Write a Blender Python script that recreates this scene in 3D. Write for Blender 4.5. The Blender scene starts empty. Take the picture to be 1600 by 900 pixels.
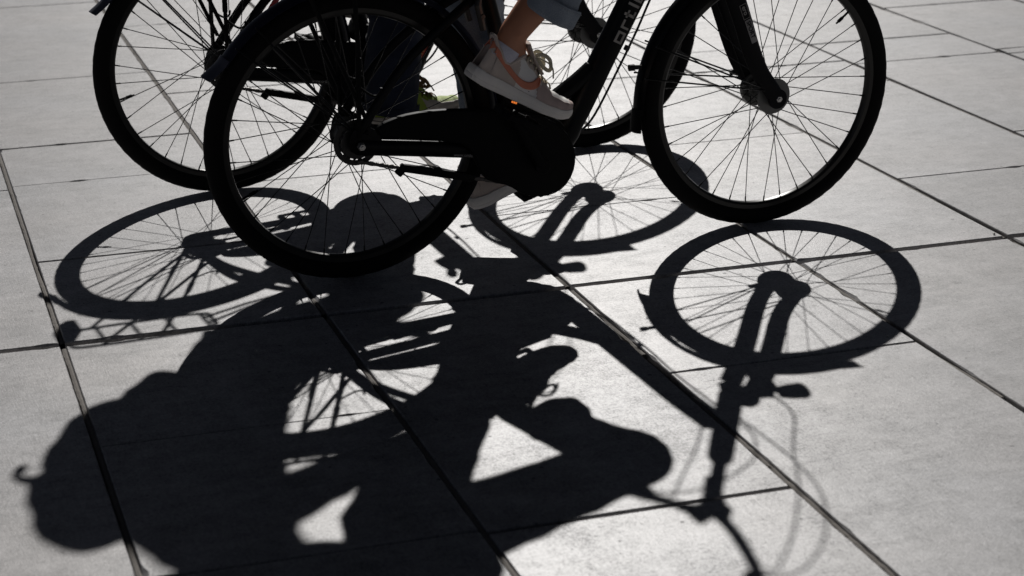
import bpy, bmesh, math, random
from math import sin, cos, pi, radians, sqrt, atan2
from mathutils import Vector, Matrix, noise
random.seed(11)
S = bpy.context.scene
COL = S.collection

# ---------------------------------------------------------------- camera, sky, sun
CAM = Vector((-1.3997, -4.4581, 1.5248))
YAW, PITCH, ROLL = 0.387423, -0.323391, -0.010672
cd = bpy.data.cameras.new('camera'); cam = bpy.data.objects.new('camera', cd); COL.objects.link(cam)
Fv = Vector((sin(YAW)*cos(PITCH), cos(YAW)*cos(PITCH), sin(PITCH)))
Rv = Fv.cross(Vector((0, 0, 1))).normalized(); Uv = Rv.cross(Fv)
R2 = Rv*cos(ROLL)+Uv*sin(ROLL); U2 = -Rv*sin(ROLL)+Uv*cos(ROLL)
cam.matrix_world = Matrix(((R2.x, U2.x, -Fv.x, CAM.x), (R2.y, U2.y, -Fv.y, CAM.y), (R2.z, U2.z, -Fv.z, CAM.z), (0, 0, 0, 1)))
cd.lens = 3136.33/1600*36; cd.sensor_width = 36; cd.clip_start = .1; cd.clip_end = 2000
cd.dof.use_dof = True; cd.dof.focus_distance = 4.95; cd.dof.aperture_fstop = 5.0
S.camera = cam
S.render.resolution_x = 1024; S.render.resolution_y = 576

SUN = Vector((-0.32049, -0.75844, -0.56750)).normalized()      # direction the light travels
EL = math.asin(-SUN.z); AZ = atan2(-SUN.x, -SUN.y)             # azimuth of the sun from +Y towards +X
w = bpy.data.worlds.new('World'); S.world = w; w.use_nodes = True
nt = w.node_tree; bg = nt.nodes['Background']
sky = nt.nodes.new('ShaderNodeTexSky'); sky.sky_type = 'NISHITA'; sky.sun_disc = False
sky.sun_elevation = EL; sky.sun_rotation = AZ
sky.altitude = 1500; sky.air_density = 0.13; sky.dust_density = 0.15; sky.ozone_density = 0.0
hs = nt.nodes.new('ShaderNodeHueSaturation'); hs.inputs['Saturation'].default_value = .5
nt.links.new(sky.outputs[0], hs.inputs['Color']); nt.links.new(hs.outputs[0], bg.inputs[0]); bg.inputs[1].default_value = 0.05
sl = bpy.data.lights.new('sun', 'SUN'); sl.energy = 5.0; sl.angle = radians(0.53); sl.color = (1, .975, .945)
so = bpy.data.objects.new('sun', sl); COL.objects.link(so)
so.rotation_euler = SUN.to_track_quat('-Z', 'Y').to_euler(); so.location = (3, 8, 8)
S.view_settings.view_transform = 'Standard'; S.view_settings.look = 'None'
S.view_settings.exposure = -0.45; S.view_settings.gamma = 1.0; S.view_settings.use_curve_mapping = False

# ---------------------------------------------------------------- materials
MATS = {}
def mat(name, col, rough=.6, metal=0., spec=.5, bump=0., bscale=80., var=0., vscale=12., coat=0.):
    if name in MATS: return MATS[name]
    m = bpy.data.materials.new(name); m.use_nodes = True; n = m.node_tree.nodes; l = m.node_tree.links
    b = n['Principled BSDF']; MATS[name] = m
    b.inputs['Roughness'].default_value = rough; b.inputs['Metallic'].default_value = metal
    b.inputs['Specular IOR Level'].default_value = spec; b.inputs['Coat Weight'].default_value = coat
    b.inputs['Base Color'].default_value = (*col, 1)
    tc = n.new('ShaderNodeTexCoord')
    if var > 0:
        ns = n.new('ShaderNodeTexNoise'); ns.inputs['Scale'].default_value = vscale; ns.inputs['Detail'].default_value = 6
        l.new(tc.outputs['Object'], ns.inputs[0])
        mx = n.new('ShaderNodeMix'); mx.data_type = 'RGBA'
        mx.inputs[6].default_value = (*[max(0, c*(1-var)) for c in col], 1); mx.inputs[7].default_value = (*[min(1, c*(1+var)) for c in col], 1)
        l.new(ns.outputs[0], mx.inputs[0]); l.new(mx.outputs[2], b.inputs['Base Color'])
        mr = n.new('ShaderNodeMapRange'); mr.inputs[3].default_value = max(.05, rough-.12); mr.inputs[4].default_value = min(1, rough+.12)
        l.new(ns.outputs[0], mr.inputs[0]); l.new(mr.outputs[0], b.inputs['Roughness'])
    if bump > 0:
        n2 = n.new('ShaderNodeTexNoise'); n2.inputs['Scale'].default_value = bscale; n2.inputs['Detail'].default_value = 4
        l.new(tc.outputs['Object'], n2.inputs[0])
        bp = n.new('ShaderNodeBump'); bp.inputs['Strength'].default_value = bump; bp.inputs['Distance'].default_value = .002
        l.new(n2.outputs[0], bp.inputs['Height']); l.new(bp.outputs[0], b.inputs['Normal'])
    return m

def slab_material():
    m = bpy.data.materials.new('pale_concrete_slab'); m.use_nodes = True; n = m.node_tree.nodes; l = m.node_tree.links
    b = n['Principled BSDF']; tc = n.new('ShaderNodeTexCoord')
    def math_(op, a, b_, c=None):
        q = n.new('ShaderNodeMath'); q.operation = op
        for i, v in enumerate((a, b_, c)):
            if v is None: continue
            if isinstance(v, (int, float)): q.inputs[i].default_value = v
            else: l.new(v, q.inputs[i])
        return q.outputs[0]
    def nz(scale, det=5, rough=.55, mscale=(1, 1, 1), rot=0., off=(0, 0, 0)):
        mp = n.new('ShaderNodeMapping'); mp.inputs['Scale'].default_value = mscale; mp.inputs['Location'].default_value = off
        mp.inputs['Rotation'].default_value = (0, 0, rot)
        l.new(tc.outputs['Object'], mp.inputs[0]); t = n.new('ShaderNodeTexNoise')
        t.inputs['Scale'].default_value = scale; t.inputs['Detail'].default_value = det; t.inputs['Roughness'].default_value = rough
        l.new(mp.outputs[0], t.inputs[0]); return t.outputs[0]
    big = nz(1.3, 4, .6); med = nz(7, 7, .65, off=(3, 1, 0)); fine = nz(130, 3, .7); grit = nz(330, 2, .6); blot = nz(26, 5, .7, off=(2, 9, 0))
    st1 = nz(9, 5, .6, (1.0, 4.0, 1), -.08); st2 = nz(60, 3, .5, (6.0, .35, 1), -.08)
    at = n.new('ShaderNodeAttribute'); at.attribute_name = 'tint'
    v = math_('MULTIPLY_ADD', big, .30, -.35)
    v = math_('MULTIPLY_ADD', blot, .60, v)
    v = math_('MULTIPLY_ADD', med, .75, v); v = math_('MULTIPLY_ADD', st1, .34, v)
    v = math_('MULTIPLY_ADD', st2, .22, v); v = math_('MULTIPLY_ADD', fine, .95, v); v = math_('MULTIPLY_ADD', grit, 1.0, v)
    v = math_('MULTIPLY_ADD', v, 2.2, -2.36)
    v = math_('MULTIPLY', v, at.outputs['Fac'])
    # air holes and dark specks in the cast surface
    vo = n.new('ShaderNodeTexVoronoi'); vo.inputs['Scale'].default_value = 30; l.new(tc.outputs['Object'], vo.inputs[0])
    sep = n.new('ShaderNodeSeparateColor'); l.new(vo.outputs['Color'], sep.inputs[0])
    thr = math_('MULTIPLY', math_('POWER', sep.outputs[0], 7.0), .16)
    spk = math_('LESS_THAN', vo.outputs['Distance'], thr)
    v = math_('MULTIPLY', v, math_('MULTIPLY_ADD', spk, -.55, 1.0))
    # trodden gum and drips
    vg = n.new('ShaderNodeTexVoronoi'); vg.inputs['Scale'].default_value = 3.3; l.new(tc.outputs['Object'], vg.inputs[0])
    sg = n.new('ShaderNodeSeparateColor'); l.new(vg.outputs['Color'], sg.inputs[0])
    tg = math_('MULTIPLY', math_('POWER', sg.outputs[1], 3.0), .055)
    dist = math_('ADD', vg.outputs['Distance'], math_('MULTIPLY_ADD', fine, .05, -.025))
    gm = math_('LESS_THAN', dist, tg); v = math_('MULTIPLY', v, math_('MULTIPLY_ADD', gm, -.28, 1.0))
    # faint grease and tyre smudges
    sm = nz(2.6, 6, .7, (1, 2.4, 1), .5, (7, 4, 0)); smr = n.new('ShaderNodeMapRange')
    smr.inputs[1].default_value = .56; smr.inputs[2].default_value = .72; smr.inputs[3].default_value = 1.0; smr.inputs[4].default_value = .78
    l.new(sm, smr.inputs[0]); v = math_('MULTIPLY', v, smr.outputs[0])
    warm = nz(1.7, 3, .5, off=(11, 5, 0))
    mx = n.new('ShaderNodeMix'); mx.data_type = 'RGBA'; l.new(warm, mx.inputs[0])
    mx.inputs[6].default_value = (.205, .210, .221, 1); mx.inputs[7].default_value = (.236, .222, .214, 1)
    mul = n.new('ShaderNodeMix'); mul.data_type = 'RGBA'; mul.blend_type = 'MULTIPLY'; mul.inputs[0].default_value = 1
    cmb = n.new('ShaderNodeCombineColor')
    for i in range(3): l.new(v, cmb.inputs[i])
    l.new(mx.outputs[2], mul.inputs[6]); l.new(cmb.outputs[0], mul.inputs[7]); l.new(mul.outputs[2], b.inputs['Base Color'])
    rr = n.new('ShaderNodeMapRange'); rr.inputs[1].default_value = .6; rr.inputs[2].default_value = 1.4; rr.inputs[3].default_value = .56; rr.inputs[4].default_value = .42; l.new(v, rr.inputs[0])
    l.new(rr.outputs[0], b.inputs['Roughness']); b.inputs['Specular IOR Level'].default_value = .19
    h = math_('ADD', math_('MULTIPLY', fine, .5), math_('MULTIPLY', grit, .5))
    h = math_('ADD', h, math_('MULTIPLY', st2, .35)); h = math_('MULTIPLY_ADD', spk, -1.2, h)
    bp = n.new('ShaderNodeBump'); bp.inputs['Strength'].default_value = .55; bp.inputs['Distance'].default_value = .0012
    l.new(h, bp.inputs['Height']); l.new(bp.outputs[0], b.inputs['Normal'])
    return m

M_slab = slab_material()
M_sand = mat('dark_joint_sand', (.025, .022, .02), .95, bump=.8, bscale=250, var=.5, vscale=60)
M_frame = mat('black_paint', (.004, .004, .005), .34, spec=.12, var=.2, vscale=30)
M_matte = mat('matte_black', (.005, .005, .0055), .6, spec=.1, bump=.15, bscale=300)
M_fork = mat('satin_black', (.006, .006, .007), .42, spec=.12)
M_tyre = mat('tyre_rubber', (.007, .0065, .0065), .78, spec=.1, bump=.5, bscale=400, var=.35, vscale=40)
M_rim = mat('black_rim', (.035, .034, .032), .34, metal=.7, var=.2)
M_spoke = mat('black_steel', (.02, .02, .02), .3, metal=.8)
M_steel = mat('worn_steel', (.10, .095, .09), .45, metal=.8, var=.3, vscale=60)
M_drum = mat('grey_drum', (.14, .14, .135), .42, metal=.6, var=.35, vscale=50)
M_fender = mat('blue_black_fender', (.008, .009, .022), .4, spec=.3)
M_flap = mat('grey_blue_flap', (.045, .048, .07), .5)
M_darkdrum = mat('dark_disc', (.05, .048, .046), .45, metal=.6, var=.4, vscale=60)
M_nut = mat('bright_nut', (.55, .54, .52), .25, metal=1.)
M_letter = mat('grey_lettering', (.33, .31, .29), .55, var=.15, vscale=120)
M_small = mat('small_pale_lettering', (.30, .29, .28), .6)
M_red = mat('red_sticker', (.34, .02, .015), .45, var=.2, vscale=90)
M_yel = mat('yellow_print', (.45, .28, .08), .5)
M_redlens = mat('red_lens', (.32, .01, .01), .2, spec=.6)
M_lens = mat('clear_lens', (.6, .6, .6), .1, spec=.7)
M_grip = mat('grip_rubber', (.02, .018, .017), .8, bump=.4, bscale=150)
M_saddle = mat('saddle_vinyl', (.014, .013, .013), .55, bump=.3, bscale=200)
M_cable = mat('cable_sheath', (.012, .012, .012), .5)
def led(name, col, s):
    m = mat(name, col, .4); b = m.node_tree.nodes['Principled BSDF']
    b.inputs['Emission Color'].default_value = (*col, 1); b.inputs['Emission Strength'].default_value = s; return m
M_led = led('orange_led', (1.0, .25, .04), .9)

def cloth(name, c1, c2, scale=900., bump=.35, fade=3.):
    m = bpy.data.materials.new(name); m.use_nodes = True; n = m.node_tree.nodes; l = m.node_tree.links
    b = n['Principled BSDF']; b.inputs['Roughness'].default_value = .9; b.inputs['Specular IOR Level'].default_value = .2
    b.inputs['Sheen Weight'].default_value = .1
    tc = n.new('ShaderNodeTexCoord')
    a = n.new('ShaderNodeTexNoise'); a.inputs['Scale'].default_value = scale; a.inputs['Detail'].default_value = 2
    mp = n.new('ShaderNodeMapping'); mp.inputs['Scale'].default_value = (1, 1, .35)
    l.new(tc.outputs['Object'], mp.inputs[0]); l.new(mp.outputs[0], a.inputs[0])
    f = n.new('ShaderNodeTexNoise'); f.inputs['Scale'].default_value = fade*4; f.inputs['Detail'].default_value = 5; l.new(tc.outputs['Object'], f.inputs[0])
    ad = n.new('ShaderNodeMath'); ad.operation = 'ADD'; l.new(a.outputs[0], ad.inputs[0]); l.new(f.outputs[0], ad.inputs[1])
    mr = n.new('ShaderNodeMapRange'); mr.inputs[1].default_value = .7; mr.inputs[2].default_value = 1.3; l.new(ad.outputs[0], mr.inputs[0])
    mx = n.new('ShaderNodeMix'); mx.data_type = 'RGBA'; mx.inputs[6].default_value = (*c1, 1); mx.inputs[7].default_value = (*c2, 1)
    l.new(mr.outputs[0], mx.inputs[0]); l.new(mx.outputs[2], b.inputs['Base Color'])
    bp = n.new('ShaderNodeBump'); bp.inputs['Strength'].default_value = bump; bp.inputs['Distance'].default_value = .001
    l.new(ad.outputs[0], bp.inputs['Height']); l.new(bp.outputs[0], b.inputs['Normal'])
    return m
M_denimA = cloth('light_denim', (.14, .17, .215), (.34, .38, .43))
M_denimB = cloth('navy_denim', (.008, .011, .022), (.020, .026, .045))
M_stitch = cloth('pale_hem', (.24, .27, .31), (.42, .44, .46))
M_coatA = cloth('dark_grey_coat', (.03, .03, .035), (.06, .06, .07), 400)
M_coatB = cloth('navy_jacket', (.015, .02, .05), (.03, .04, .08), 400)
M_pack = cloth('black_nylon', (.012, .012, .014), (.03, .03, .034), 500)
M_sock = cloth('white_sock', (.55, .53, .62), (.75, .73, .80), 600)
M_skin = mat('skin', (.50, .215, .12), .5, bump=.15, bscale=300, var=.12, vscale=25)
M_skin.node_tree.nodes['Principled BSDF'].inputs['Subsurface Weight'].default_value = .04
M_skin.node_tree.nodes['Principled BSDF'].inputs['Subsurface Scale'].default_value = .01
M_hairA = mat('brown_hair', (.06, .03, .018), .5, bump=1, bscale=120)
M_hairB = mat('dark_hair', (.02, .014, .01), .5, bump=1, bscale=120)
M_eye = mat('eye_white', (.7, .68, .66), .2); M_iris = mat('iris', (.05, .03, .02), .2); M_lip = mat('lip', (.35, .1, .08), .5)
M_white = mat('white_leather', (.86, .84, .81), .5, bump=.2, bscale=350, var=.06)
M_beige = mat('beige_suede', (.62, .53, .47), .85, bump=.5, bscale=500, var=.1, vscale=40)
M_taupe = mat('pinkish_taupe_suede', (.58, .46, .42), .85, bump=.5, bscale=500, var=.1, vscale=40)
M_coral = mat('coral_leather', (.72, .24, .14), .55, bump=.2, bscale=400)
M_sole = mat('off_white_rubber', (.86, .82, .77), .6, bump=.1, bscale=60, var=.10, vscale=28)
M_lace = cloth('cream_lace', (.55, .50, .38), (.7, .65, .5), 800)
M_lime = mat('lime_mesh_fabric', (.30, .40, .05), .7, bump=.6, bscale=600, var=.15, vscale=60)
M_limesole = mat('pale_shoe_rubber', (.5, .45, .38), .6)
M_brownlace = cloth('brown_lace', (.12, .07, .03), (.2, .12, .05), 800)

# ---------------------------------------------------------------- mesh helpers
def obj(name, bm, m, parent=None, smooth=True, sharp=35):
    me = bpy.data.meshes.new(name); bm.to_mesh(me); bm.free()
    for mm in (m if isinstance(m, (list, tuple)) else [m]): me.materials.append(mm)
    if smooth:
        me.polygons.foreach_set('use_smooth', [True]*len(me.polygons)); me.set_sharp_from_angle(angle=radians(sharp))
    o = bpy.data.objects.new(name, me); COL.objects.link(o)
    if parent: o.parent = parent
    return o
def V(*a): return Vector(a)
def frame_of(d, up=None):
    d = d.normalized(); r = up if up is not None and abs(up.dot(d)) < .98 else (V(0, 1, 0) if abs(d.y) < .95 else V(0, 0, 1))
    a = d.cross(r).normalized(); b = a.cross(d).normalized(); return a, b
def tube(bm, pts, rad, seg=12, cap=True, sq=(1, 1), closed=False, spow=1.0):
    """sweep: rad a number or list; sq = (in-plane, sideways) squash, sideways being +-Y"""
    P = [Vector(p) for p in pts]; n = len(P)
    R = rad if isinstance(rad, (list, tuple)) else [rad]*n
    rings = []
    for i, p in enumerate(P):
        if closed: d = P[(i+1) % n]-P[i-1]
        else: d = P[min(i+1, n-1)]-P[max(i-1, 0)]
        a, b = frame_of(d)
        ring = []
        for k in range(seg):
            t = 2*pi*k/seg; c, s_ = cos(t), sin(t)
            if spow != 1: c = math.copysign(abs(c)**spow, c); s_ = math.copysign(abs(s_)**spow, s_)
            ring.append(bm.verts.new(p+a*(c*R[i]*sq[0])+b*(s_*R[i]*sq[1])))
        rings.append(ring)
    m = n if closed else n-1
    for i in range(m):
        A, B = rings[i], rings[(i+1) % n]
        for k in range(seg): bm.faces.new((A[k], A[(k+1) % seg], B[(k+1) % seg], B[k]))
    if cap and not closed:
        bm.faces.new(rings[0][::-1]); bm.faces.new(rings[-1])
    return rings
def smooth_path(pts, k=6):
    P = [Vector(p) for p in pts]; out = []
    for i in range(len(P)-1):
        p0 = P[max(i-1, 0)]; p1 = P[i]; p2 = P[i+1]; p3 = P[min(i+2, len(P)-1)]
        for j in range(k):
            t = j/k
            out.append(.5*((2*p1)+(p2-p0)*t+(2*p0-5*p1+4*p2-p3)*t*t+(-p0+3*p1-3*p2+p3)*t**3))
    out.append(P[-1]); return out
def interp(tab, x):
    if x <= tab[0][0]: return tab[0][1]
    for (a, va), (b, vb) in zip(tab, tab[1:]):
        if x <= b:
            t = (x-a)/(b-a); t = t*t*(3-2*t); return va+(vb-va)*t
    return tab[-1][1]
def box(bm, c, s, rot=None, bev=0.):
    r = bmesh.ops.create_cube(bm, size=1); vs = r['verts']
    Mx = Matrix.Translation(Vector(c)) @ (rot.to_4x4() if rot else Matrix.Identity(4)) @ Matrix.Diagonal((*s, 1))
    bmesh.ops.transform(bm, matrix=Mx, verts=vs)
    if bev > 0:
        es = list({e for v in vs for e in v.link_edges})
        bmesh.ops.bevel(bm, geom=es, offset=bev, segments=2, profile=.5, affect='EDGES')
def cyl(bm, c, r, h, axis='y', seg=32, r2=None):
    c = Vector(c); d = {'x': V(1, 0, 0), 'y': V(0, 1, 0), 'z': V(0, 0, 1)}[axis] if isinstance(axis, str) else Vector(axis).normalized()
    bv = min(.0015, h*.2, r*.2); r2 = r if r2 is None else r2
    tube(bm, [c-d*h/2, c-d*(h/2-bv), c+d*(h/2-bv), c+d*h/2], [r-bv, r, r2, r2-bv], seg)
def ell(bm, c, r, rot=None, seg=24):
    q = bmesh.ops.create_uvsphere(bm, u_segments=seg, v_segments=seg//2, radius=1)
    Mx = Matrix.Translation(Vector(c)) @ (rot.to_4x4() if rot else Matrix.Identity(4)) @ Matrix.Diagonal((*r, 1))
    bmesh.ops.transform(bm, matrix=Mx, verts=q['verts'])
def caps(bm, p, r1, q, r2, seg=20):
    p = Vector(p); q = Vector(q); d = q-p; L = d.length; d.normalize(); pts = []; rr = []
    for i in range(6): t = pi/2*(1-i/5.); pts.append(p-d*r1*sin(t)); rr.append(max(r1*cos(t), .0008))
    for i in range(6): t = pi/2*(i/5.); pts.append(q+d*r2*sin(t)); rr.append(max(r2*cos(t), .0008))
    P = pts; rings = []
    a, b = frame_of(d)
    for c, r in zip(P, rr): rings.append([bm.verts.new(c+a*cos(2*pi*k/seg)*r+b*sin(2*pi*k/seg)*r) for k in range(seg)])
    for A, B in zip(rings, rings[1:]):
        for k in range(seg): bm.faces.new((A[k], A[(k+1) % seg], B[(k+1) % seg], B[k]))
    bm.faces.new(rings[0][::-1]); bm.faces.new(rings[-1])
def remesh(bm, voxel, smooth=4, disp=None):
    """fuse overlapping closed shapes into one continuous skin"""
    me = bpy.data.meshes.new('tmp'); bmesh.ops.recalc_face_normals(bm, faces=bm.faces); bm.to_mesh(me); bm.free()
    o = bpy.data.objects.new('tmp', me); COL.objects.link(o)
    r = o.modifiers.new('r', 'REMESH'); r.mode = 'VOXEL'; r.voxel_size = voxel; r.adaptivity = 0
    if smooth:
        s = o.modifiers.new('s', 'SMOOTH'); s.iterations = smooth; s.factor = .5
    dg = bpy.context.evaluated_depsgraph_get(); dg.update()
    m2 = bpy.data.meshes.new_from_object(o.evaluated_get(dg)); b2 = bmesh.new(); b2.from_mesh(m2)
    bpy.data.objects.remove(o); bpy.data.meshes.remove(me); bpy.data.meshes.remove(m2)
    if disp:
        b2.normal_update()
        mv = [(v, v.normal*disp(v.co, v.normal)) for v in b2.verts]
        for v, d in mv: v.co += d
    return b2
def tag(o, label=None, cat=None, group=None, kind=None):
    if label: o['label'] = label
    if cat: o['category'] = cat
    if group: o['group'] = group
    if kind: o['kind'] = kind
    return o
def empty(name, loc=(0, 0, 0), rot=(0, 0, 0), parent=None):
    o = bpy.data.objects.new(name, None); COL.objects.link(o); o.location = loc; o.rotation_euler = rot
    o.empty_display_size = .1
    if parent: o.parent = parent
    return o

# ---------------------------------------------------------------- the ground
bm = bmesh.new()
vs = [bm.verts.new(p) for p in ((-600, -600, -.034), (600, -600, -.034), (600, 600, -.034), (-600, 600, -.034))]; bm.faces.new(vs)
tag(obj('ground', bm, M_sand, smooth=False), kind='structure')

TA = 1.495969; TU = V(cos(TA), sin(TA), 0); TN = V(-sin(TA), cos(TA), 0); TW = .59696; T0 = .72543; C0 = -.25899
JOINTS = {      # cross joints of each strip, in slab widths from the wide joint
 -1: [-3, 0, 2.25, 3.05, 4.64, 6.1, 7.1], 0: [-3, -2.04, -1.03, 0, 1.055, 2.31, 3.055, 4.64, 6.10, 7.1],
 1: [-4, -2.06, 0, 2.01, 4.03, 6.1], 2: [-3.05, -1.03, 0, 1.06, 3.0, 5.0],
 3: [-4, -2.4, 0, 1.96, 3.5, 5.2], 4: [-3, -2, 0, .99, 3.47, 4.0, 6.0], 5: [-2, 0, 1.6, 3.36, 3.97, 6.0], 6: [-2, 0, 2.0, 3.30, 3.44, 4.89]}
GAPS = {0: .022, -2.06: .011, .99: .009, 1.055: .009, 3.44: .012, 3.97: .010, 3.36: .008}
bm = bmesh.new(); tint = bm.faces.layers.float.new('tint')
def slab(a0, a1, b0, b1, fine):
    """one paving slab; a across the strips, b along them (metres)"""
    rnd = random.Random(int(a0*977+b0*1319)); dz = rnd.uniform(-.0012, .0012)
    tilt = (rnd.uniform(-.0012, .0012), rnd.uniform(-.0012, .0012)); tn = rnd.uniform(.87, 1.07)
    def P(a, b, z):
        zz = z+dz+(a-(a0+a1)/2)*tilt[0]+(b-(b0+b1)/2)*tilt[1] if z > -.02 else z
        q = TN*(T0-a)+TU*(C0+b); return Vector((q.x, q.y, zz))
    loop = []; N = 40 if fine else 1
    for (x0, y0, x1, y1) in ((a0, b0, a1, b0), (a1, b0, a1, b1), (a1, b1, a0, b1), (a0, b1, a0, b0)):
        for i in range(N): t = i/N; loop.append((x0+(x1-x0)*t, y0+(y1-y0)*t))
    ca, cb = (a0+a1)/2, (b0+b1)/2
    def ins(p, d): return (p[0]+(d if p[0] < a0+1e-6 else (-d if p[0] > a1-1e-6 else 0)), p[1]+(d if p[1] < b0+1e-6 else (-d if p[1] > b1-1e-6 else 0)))
    low, mid, top = [], [], []
    for p in loop:
        j = 0; k = 0
        if fine:
            j = noise.noise(Vector((p[0]*34, p[1]*34, 1.7)))*.0009; h = noise.noise(Vector((p[0]*13, p[1]*13, 9.1)))
            k = max(0, h-.30)*.022
        low.append(bm.verts.new(P(*p, -.033))); q = ins(p, .0004+abs(j)); mid.append(bm.verts.new(P(*q, -.0022-k*.6)))
        q = ins(p, .0022+abs(j)*1.3+k); top.append(bm.verts.new(P(*q, 0)))
    n = len(loop); fs = [bm.faces.new(top)]
    for A, B in ((low, mid), (mid, top)):
        for i in range(n): fs.append(bm.faces.new((A[i], A[(i+1) % n], B[(i+1) % n], B[i])))
    for f in fs: f[tint] = tn
for i in range(-18, 26):
    g = .0062
    near = i in JOINTS
    js = [j*TW for j in JOINTS[i]] if near else []
    if not js:
        r = random.Random(i); x = -16+r.random(); js = []
        while x < 30: js.append(x); x += TW*r.choice((1, 1, 2))
    else:
        r = random.Random(i+50); x = js[0]
        while x > -16: x -= TW*r.choice((1, 2)); js.insert(0, x)
        x = js[-1]
        while x < 30: x += TW*r.choice((1, 1, 2)); js.append(x)
    for a, b in zip(js, js[1:]):
        ga = GAPS.get(round(a/TW, 3), .0045)/2; gb = GAPS.get(round(b/TW, 3), .0045)/2
        slab(i*TW+g, (i+1)*TW-g, a+ga, b-gb, near and a > -3.2 and b < 7)
bmesh.ops.recalc_face_normals(bm, faces=bm.faces)
tag(obj('paving', bm, M_slab, smooth=False), kind='structure')
# sand and grit caught in the long joints: uneven low ridges between the slabs
bm = bmesh.new()
for i in range(-1, 8):
    b = -2.2
    r = random.Random(i*7+3)
    while b < 5:
        L = r.uniform(.01, .035); top = r.uniform(-.007, -.003)
        if r.random() < .12:
            ps = [TN*(T0-i*TW)+TU*(C0+b+L*t)+V(0, 0, top-.003-.002*abs(t-.5)) for t in (0, .25, .5, .75, 1)]
            tube(bm, ps, [.001, .0042, .005, .004, .001], 8, sq=(.6, 1))
        b += L+r.uniform(0, .15)
bm2 = bmesh.new()
for i in range(-1, 8):
    b = -2.4; r = random.Random(i*13+5); prev = None
    while b < 6.5:
        n1 = noise.noise(Vector((b*9, i*3.1, 0))); n2 = noise.noise(Vector((b*60, i*5.7, 2))); n3 = noise.noise(Vector((b*2.3, i*9.1, 4)))
        lft = -g+.0030+.0022*n1+.0016*n2; z = -.0045-.0035*max(0, n3)*2+.0012*n2
        if n3 < -.33: z = -.014
        row = []
        for a, zz in ((lft, -.034), (lft, z-.001), ((lft+g)/2, z+.0006), (g-.0004, z)):
            q = TN*(T0-i*TW-a)+TU*(C0+b); row.append(bm2.verts.new((q.x, q.y, zz)))
        skip = abs(b) < .012
        if prev and not skip:
            for k in range(3): bm2.faces.new((prev[k], prev[k+1], row[k+1], row[k]))
        prev = None if skip else row; b += .008
M_grit = mat('joint_grit', (.17, .155, .14), .95, bump=1, bscale=400, var=.3, vscale=90)
bmesh.ops.recalc_face_normals(bm2, faces=bm2.faces)
tag(obj('joint_fill', bm2, M_grit, smooth=False), kind='structure')
tag(obj('joint_grit', bm, M_grit), kind='stuff', label='light grit and crumbs caught in the long paving joints', cat='grit')

# ---------------------------------------------------------------- bicycle
R_HUB = .3557; WB = 1.1213; RC, RT = .333, .0235
BB = V(.455, 0, .272)
def hexpt(s, y, z): return Vector((s, y, z))

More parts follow.
